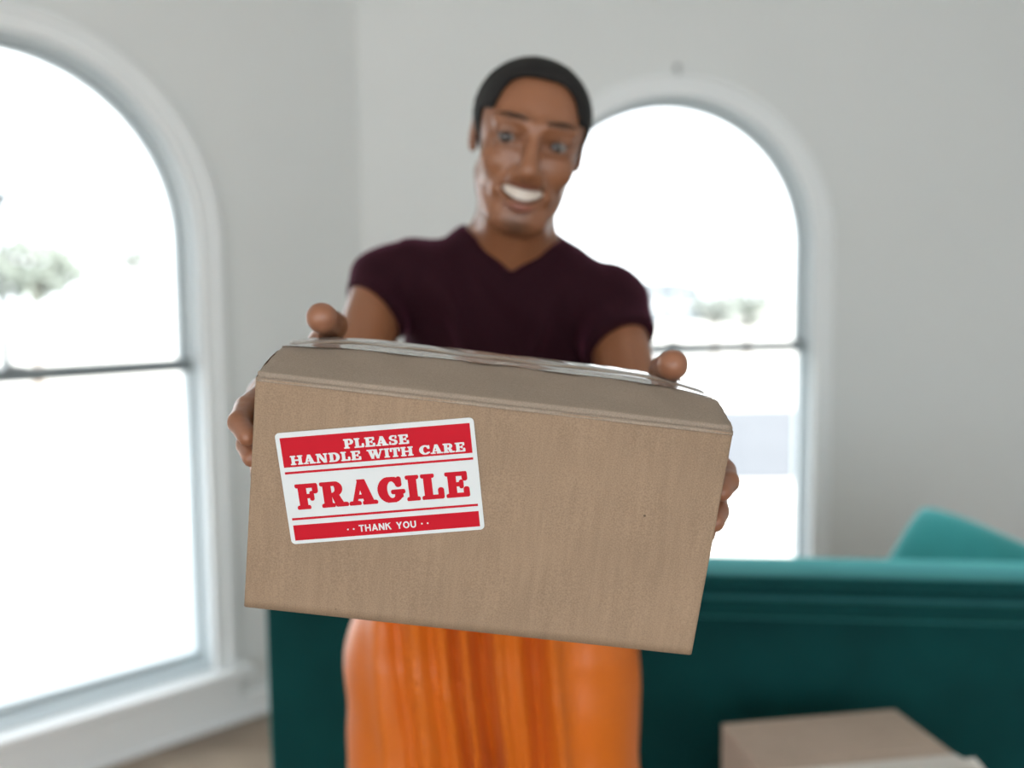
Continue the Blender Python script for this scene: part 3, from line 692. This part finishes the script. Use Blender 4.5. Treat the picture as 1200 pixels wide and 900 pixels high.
# hands, laid out in the box's own frame; s mirrors left and right
tips = []
def hand(s, wr, knuckles, fingers, thumb):
    wrb = np.array(wr)
    pts = [BX(*k) for k in knuckles]
    for k in pts: bf.cone(wrb, k, .0165, .0115, .012)
    for i in range(3): bf.cone(pts[i]*.6+wrb*.4, pts[i+1]*.6+wrb*.4, .012, .012, .012)
    for k, f, rad in zip(knuckles, fingers, (.0096, .0100, .0095, .0084)):
        ch = [BX(*k)]+[BX(*q) for q in f]; bf.chain(ch, [rad*1.12, rad*1.04, rad*.98, rad*.88], .003); tips.append((ch[-1], rad, s))
    th = [BX(*q) for q in thumb]; bf.chain(th, [.018, .0140, .0128, .0142], .008); tips.append((th[-1], .013, s))
kz = (.138, .117, .096, .076)
hand(-1, wrR, [(-.210, .150-.004*abs(i-1), kz[i]) for i in range(4)],
     [[(-.215, .100, .137), (-.212, .064, .135), (-.1985, .042, .131)], [(-.209, .100, .119), (-.205, .070, .114), (-.1955, .050, .110)], [(-.200, .112, .096), (-.197, .088, .091), (-.1940, .072, .087)], [(-.199, .122, .074), (-.196, .100, .070), (-.1935, .086, .066)]],
     [(-.210, .236, .100), (-.195, .228, .136), (-.160, .194, .1960), (-.1635, .149, .2130)])
hand(1, wrL, [(.207, .150-.004*abs(i-1), kz[i]-.010) for i in range(4)],
     [[(.211, .104, .127), (.2085, .076, .127), (.1985, .054, .125)], [(.205, .100, .104), (.202, .068, .102), (.1950, .046, .100)], [(.200, .108, .086), (.198, .082, .084), (.1942, .062, .082)], [(.198, .122, .066), (.196, .100, .062), (.1935, .086, .060)]],
     [(.210, .232, .095), (.192, .222, .130), (.156, .180, .1930), (.1550, .135, .2105)])
# neck and head
bf.cone(nkB+np.array([0, .035, -.03]), HX(0, .035, -.045), .058, .056, .03); bf.cone(nkB+np.array([0, .0, -.03]), HX(0, -.01, -.085), .048, .045, .02)
h = lambda c, r, k=.012, mode='add': bf.ell(HX(*c), np.array(r)*HS, HR, k, mode)
hc = lambda a, b, ra, rb, k=.008, mode='add': bf.cone(HX(*a), HX(*b), ra*HS, rb*HS, k, mode)
h((0, .015, .030), (.072, .092, .070)); h((0, -.030, .006), (.063, .062, .078), .02); h((0, -.034, -.050), (.052, .055, .058), .022)
h((0, -.068, -.099), (.022, .022, .019), .022); hc((-.044, .0, -.050), (-.022, -.062, -.096), .016, .016, .025); hc((.044, .0, -.050), (.022, -.062, -.096), .016, .016, .025)
for s_ in (-1, 1):
    h((s_*.036, -.064, -.030), (.022, .020, .018), .022)         # cheek raised by the smile
    hc((s_*.012, -.092, .020), (s_*.048, -.076, .020), .009, .007, .010)      # brow
    h((s_*.0315, -.101, .000), (.018, .016, .0125), .010, 'sub')  # socket
    hc((s_*.016, -.0885, .0088), (s_*.046, -.0805, .0070), .0050, .0045, .004)      # upper lid
    hc((s_*.018, -.0880, -.0085), (s_*.045, -.0815, -.0075), .0046, .0042, .004)   # lower lid
    h((s_*.0125, -.100, -.040), (.0095, .010, .008), .006)        # nostril wing
    # ear
    h((s_*.072, .018, .002), (.007, .017, .027), .006); h((s_*.079, .014, .004), (.005, .008, .014), .004, 'sub'); h((s_*.070, .010, -.019), (.006, .008, .009), .004)
    hc((s_*.016, -.096, -.046), (s_*.036, -.078, -.066), .003, .004, .014)     # smile fold
hc((0, -.090, .014), (0, -.108, -.030), .008, .011, .010); h((0, -.110, -.036), (.0125, .011, .0105), .006)
h((0, -.096, -.056), (.018, .010, .012), .012)
# open smiling mouth: curved slot, teeth inside, lips round it
def mouth_pt(t, dz=0, dy=0): return (t*.0300, -.1015+.020*t*t+dy, -.0655+.0090*t*t+dz)
mp_ = [i/6 for i in range(-6, 7)]
for i in range(len(mp_)-1):
    t0, t1 = mp_[i], mp_[i+1]; th0 = .0075*(1-t0*t0)**.5+.0012; th1 = .0075*(1-t1*t1)**.5+.0012
    hc(mouth_pt(t0, .0085*(1-t0*t0)+.0035, .0025), mouth_pt(t1, .0085*(1-t1*t1)+.0035, .0025), .0042, .0042, .004)
    hc(mouth_pt(t0, -.0110*(1-t0*t0)-.0035, .0030), mouth_pt(t1, -.0110*(1-t1*t1)-.0035, .0030), .0055, .0055, .004)
for i in range(len(mp_)-1):
    t0, t1 = mp_[i], mp_[i+1]; th0 = .0078*(1-t0*t0)**.5+.0006; th1 = .0078*(1-t1*t1)**.5+.0006
    hc(mouth_pt(t0, -.001, -.004), mouth_pt(t1, -.001, -.004), th0, th1, .0015, 'sub')
    hc(mouth_pt(t0*.9, -.001, .006), mouth_pt(t1*.9, -.001, .006), th0, th1, .0015, 'sub')
body, V = bf.mesh('body', M_SKIN, man, base_pt, 2)
# skin tones: lips, beard shadow, palms and fingertips
q = ((V-HC) @ HR)/HS
tone = np.empty((len(V), 4), np.float32); tone[:] = (.265, .107, .050, 1)
def blend(mask, col):
    global tone
    m_ = np.clip(mask, 0, 1)[:, None]; tone[:, :3] = tone[:, :3]*(1-m_)+np.array(col)*m_
G = lambda c, r: np.exp(-(((q-np.array(c))/np.array(r))**2).sum(1))
blend(.9*G((0, -.105, -.080), (.020, .02, .0055))+.8*G((0, -.105, -.0555), (.022, .02, .004)), (.22, .065, .05))
blend(.75*G((0, -.085, -.106), (.022, .03, .013))+.45*G((0, -.10, -.051), (.022, .02, .0045)), (.035, .020, .014))
blend(.6*((np.abs(q[:, 0]) < .034) & (q[:, 1] > -.100+.02*(q[:, 0]/.03)**2) & (q[:, 1] < -.07) & (np.abs(q[:, 2]+.066-.009*(q[:, 0]/.03)**2) < .008)), (.05, .012, .010))
blend(.75*G((.0315, -.088, .0), (.02, .02, .014))+.75*G((-.0315, -.088, .0), (.02, .02, .014)), (.10, .04, .022))  # darker tone around both eye sockets
for s_ in (-1, 1): blend(.8*G((s_*.032, -.095, .0255), (.019, .02, .0042)), (.03, .016, .011))
for tp, rad, s_ in tips: blend(.55*np.exp(-(((V-tp)/(rad*1.5))**2).sum(1)), (.36, .16, .10))
at = body.data.color_attributes.new('tone', 'FLOAT_COLOR', 'POINT'); at.data.foreach_set('color', tone.ravel())
# eyes, teeth, brows
def uv(name, c, r, m, parent, R=HR, seg=20):
    bm = bmesh.new(); bmesh.ops.create_uvsphere(bm, u_segments=seg, v_segments=12, radius=1)
    rr_ = np.array(r)
    for v in bm.verts: v.co = Vector(R @ (np.array(v.co)*rr_)+np.array(c)-base_pt)
    return frombm(name, bm, m, parent, True)
for s_ in (-1, 1):
    ey = uv('eye', HX(s_*.0315, -.0775, -.0005), [.0118*HS]*3, M_EYE, man)
    uv('iris', HX(s_*.0315-.0022, -.0866, -.0012), [.0072*HS, .0034*HS, .0072*HS], M_IRIS, ey)
def strip(name, tops, bots, thick, m, parent):
    V = []; Fc = []; n = len(tops)
    for dy in (0, thick):
        for a, b in zip(tops, bots): V += [HX(a[0], a[1]+dy, a[2])-base_pt, HX(b[0], b[1]+dy, b[2])-base_pt]
    for i in range(n-1):
        a = 2*i; Fc += [(a, a+1, a+3, a+2), (2*n+a, 2*n+a+2, 2*n+a+3, 2*n+a+1), (a, a+2, 2*n+a+2, 2*n+a), (a+1, 2*n+a+1, 2*n+a+3, a+3)]
    return mk(name, V, Fc, m, parent, False)
ts = [i/10 for i in range(-10, 11)]
strip('teeth', [mouth_pt(t*.93, .0080*(1-t*t)**.5, .0035) for t in ts], [mouth_pt(t*.93, -.0050*(1-t*t)**.5-.0005, .0030) for t in ts], .004, M_TOOTH, man)
for s_ in (-1, 1):
    es = [i/8 for i in range(9)]
    pt_ = lambda t, dz: (s_*(.012+.040*t), -.0995+.004*t+.020*t*t, .0235+.007*math.sin(t*2.4)-.003*t+dz)
    strip('eyebrow', [pt_(t, .0014*(1-t*.7)) for t in es], [pt_(t, -.0016*(1-t*.7)) for t in es], .006, M_HAIR, man)
# hair: close cropped cap over the skull with a receding front line
hf = Field(HC-.15, HC+.15, .003)
hf.ell(HX(0, .015, .033), np.array((.0790, .0965, .0755))*HS, HR, .005); hf.ell(HX(0, -.022, .018), np.array((.0700, .0665, .0800))*HS, HR, .012)
def hair_keep(g):
    p = ((g-HC.astype(np.float32)) @ HR.astype(np.float32))/HS; x, y, z = p[..., 0], p[..., 1], p[..., 2]
    face = np.maximum(((x/(.0565-.16*np.maximum(z-.015, 0)))**4+((z+.004)/.0800)**4)**.25*.07-.07, y+.020)      # forehead and face window
    ear = np.maximum(-z-.022+.25*np.maximum(y, 0)*-1, -.05)                           # lower limit
    side = np.maximum(np.maximum(y+.050, z-.045), -.06)                               # temples recede
    lim = np.maximum(-face, -(z+.030+.35*np.maximum(y-.02, 0)))
    lim = np.maximum(lim, -np.maximum(y+.034, z-.030))
    return lim
hf.cut(hair_keep)
hf.warp(lambda g: .0012*np.sin(g[..., 0]*900)*np.sin(g[..., 1]*850)*np.sin(g[..., 2]*870), HC-.15, HC+.15)
tag(hf.mesh('hair', M_HAIR, man, base_pt, 1)[0], 'close-cropped black hair')
# T-shirt
def plane_keep(p, n): p = np.array(p, np.float32); n = np.array(n, np.float32)/np.linalg.norm(n); return lambda g: (g-p) @ n
tf = Field((-.36, 1.16, .84), (.34, 1.68, 1.56), .0042)
tf.ell(chest, (.148, .106, .185), k=.03); tf.ell(belly, (.142, .102, .20), k=.06); tf.cone(belly+np.array([0, 0, -.05]), pel+np.array([0, 0, .03]), .13, .135, .06)
tf.cone(shR+np.array([.03, 0, 0]), shL+np.array([-.02, 0, 0]), .052, .055, .04)
tf.cone(nkB+np.array([-.03, .02, -.022]), shR+np.array([.02, .01, .004]), .050, .048, .03); tf.cone(nkB+np.array([.03, .02, -.022]), shL+np.array([-.02, .01, .004]), .050, .048, .03)
SLV = .092
for sh, el, rr_ in ((shR, elR, .049), (shL, elL, .055)):
    d_ = (el-sh)/np.linalg.norm(el-sh); tf.cone(sh, sh+d_*(SLV+.05), rr_, rr_, .02)
def unit(v): return v/np.linalg.norm(v)
ends = [(sh+unit(el-sh)*sv, unit(unit(el-sh)+np.array([tilt, 0, 0]))) for sh, el, tilt, sv in ((shR, elR, -.75, .058), (shL, elL, .35, .086))]
vb = P(599, 319, 1.375); vl = P(541, 262, 1.42); vr = P(652, 284, 1.42)
def shirt_keep(g):
    out = np.full(g.shape[:3], -1., np.float32)
    for e_, n_ in ends:     # cut the sleeves across the arm, only near the arm
        dd = (g-e_.astype(np.float32)) @ n_.astype(np.float32); near = np.linalg.norm(g-e_.astype(np.float32), axis=-1)-.135
        out = np.maximum(out, np.minimum(dd, -near))
    x, y, z = g[..., 0], g[..., 1], g[..., 2]
    # V opening seen from the front
    def line(a, b):   # >0 above/inside
        n_ = np.array([-(b[2]-a[2]), b[0]-a[0]]); n_ = n_/np.linalg.norm(n_); return (x-a[0])*n_[0]+(z-a[2])*n_[1]
    ins = np.minimum(line(vb, vr), line(vl, vb)); ins = np.minimum(ins, 1.46-y)
    nc = .064-np.sqrt((x-nkB[0]-.0)**2+(y-1.475)**2); nc = np.minimum(nc, z-(nkB[2]-.06))
    out = np.maximum(out, np.maximum(ins, nc))
    return out
def folds(g):
    x, y, z = g[..., 0]-chest[0], g[..., 1], g[..., 2]-chest[2]
    f = .0075*np.sin(34*(x+.35*z)+2.2*np.sin(9*z))*np.clip(.5-z*2.0, 0, 1)
    f += .0110*np.exp(-((np.abs(x)-.055-.30*(z-.02))/.013)**2)*np.clip(.12-z, 0, .12)/.12*-1
    f += .0050*np.sin(55*x+20*z+3*np.sin(12*z+5*x))*.6
    f += .0020*np.sin(140*(z+.25*np.abs(x)))*(np.abs(x) > .14)
    def line(a, b):
        n_ = np.array([-(b[2]-a[2]), b[0]-a[0]]); n_ = n_/np.linalg.norm(n_); return (g[..., 0]-a[0])*n_[0]+(g[..., 2]-a[2])*n_[1]
    ins = np.minimum(line(vb, vr), line(vl, vb)); f = f*1.5*np.clip(-ins/.03, 0, 1)*np.clip((.175-np.abs(x))/.05, .25, 1)-.0028*(ins > -.016)*(y < 1.44)
    return f
tf.warp(folds, tf.lo, tf.lo+tf.h*tf.n)
tf.cut(shirt_keep)
tf.cut(lambda g: (np.float32(1.03)-g[..., 2]))
tag(tf.mesh('shirt', M_SHIRT, man, base_pt, 1)[0], 'dark maroon V-neck T-shirt')
# trousers
pf = Field((-.42, 1.22, .05), (.36, 1.78, 1.10), .0038)
pf.cone(pel+np.array([-.055, 0, .10]), pel+np.array([.055, 0, .10]), .140, .140, .03); pf.cone(pel+np.array([-.045, 0, .15]), pel+np.array([.045, 0, .15]), .14, .14, .03)
for s_ in (-1, 1):
    hip = pel+np.array([s_*.098, 0, -.02]); kn = np.array([pel[0]+s_*.115, 1.48, .50]); an = np.array([pel[0]+s_*.125, 1.52, .09])
    pf.cone(hip, kn, .128, .112, .035); pf.cone(kn, an, .112, .085, .03)
pf.ell(pel+np.array([0, -.005, -.04]), (.15, .122, .20), k=.04)
def pfold(g):
    x, y, z = g[..., 0]-pel[0], g[..., 1], g[..., 2]-pel[2]
    fr = (y < 1.52); xx = x+.005*np.sin(14*z+1)+.03*z
    f = 0
    for c, wd, am in ((-.008, .013, .034), (-.045, .006, .020), (.067, .011, .030), (-.126, .010, .012), (.125, .02, .005), (-.078, .008, .008)):
        f = f+am*np.exp(-((xx-c*(1+.3*z))/wd)**2)
    for c, wd, am in ((-.028, .007, .012), (.0155, .009, .014), (.094, .010, .017), (-.100, .011, .011), (-.062, .008, .008), (-.158, .014, .010), (.042, .007, .008)):
        f = f-am*np.exp(-((xx-c)/wd)**2)
    f = f*np.clip((1.05-g[..., 2])/.09, .12, 1)
    return f*fr+.0015*np.sin(60*z+25*x)*np.sin(18*x+8*z)+.0015*np.sin(30*z+3*x)*(np.abs(x) > .13)
pf.warp(pfold, pf.lo, pf.lo+pf.h*pf.n)
pf.cut(lambda g: np.maximum(np.float32(.10)-g[..., 2], g[..., 2]-np.float32(1.06)))
tag(pf.mesh('trousers', M_PANTS, man, base_pt, 1)[0], 'loose bright orange satin trousers')
for s_ in (-1, 1):
    sf = Field((pel[0]+s_*.125-.09, 1.28, -.01), (pel[0]+s_*.125+.09, 1.66, .16), .005); c_ = pel[0]+s_*.115
    sf.cone((c_, 1.56, .045), (c_+s_*.02, 1.37, .040), .043, .042, .02); sf.cone((c_, 1.55, .06), (c_, 1.53, .12), .042, .045, .02)
    sf.cut(lambda g: np.maximum(-g[..., 2], g[..., 2]-np.float32(.13))); sf.mesh('shoe', M_SHOE, man, base_pt, 1)
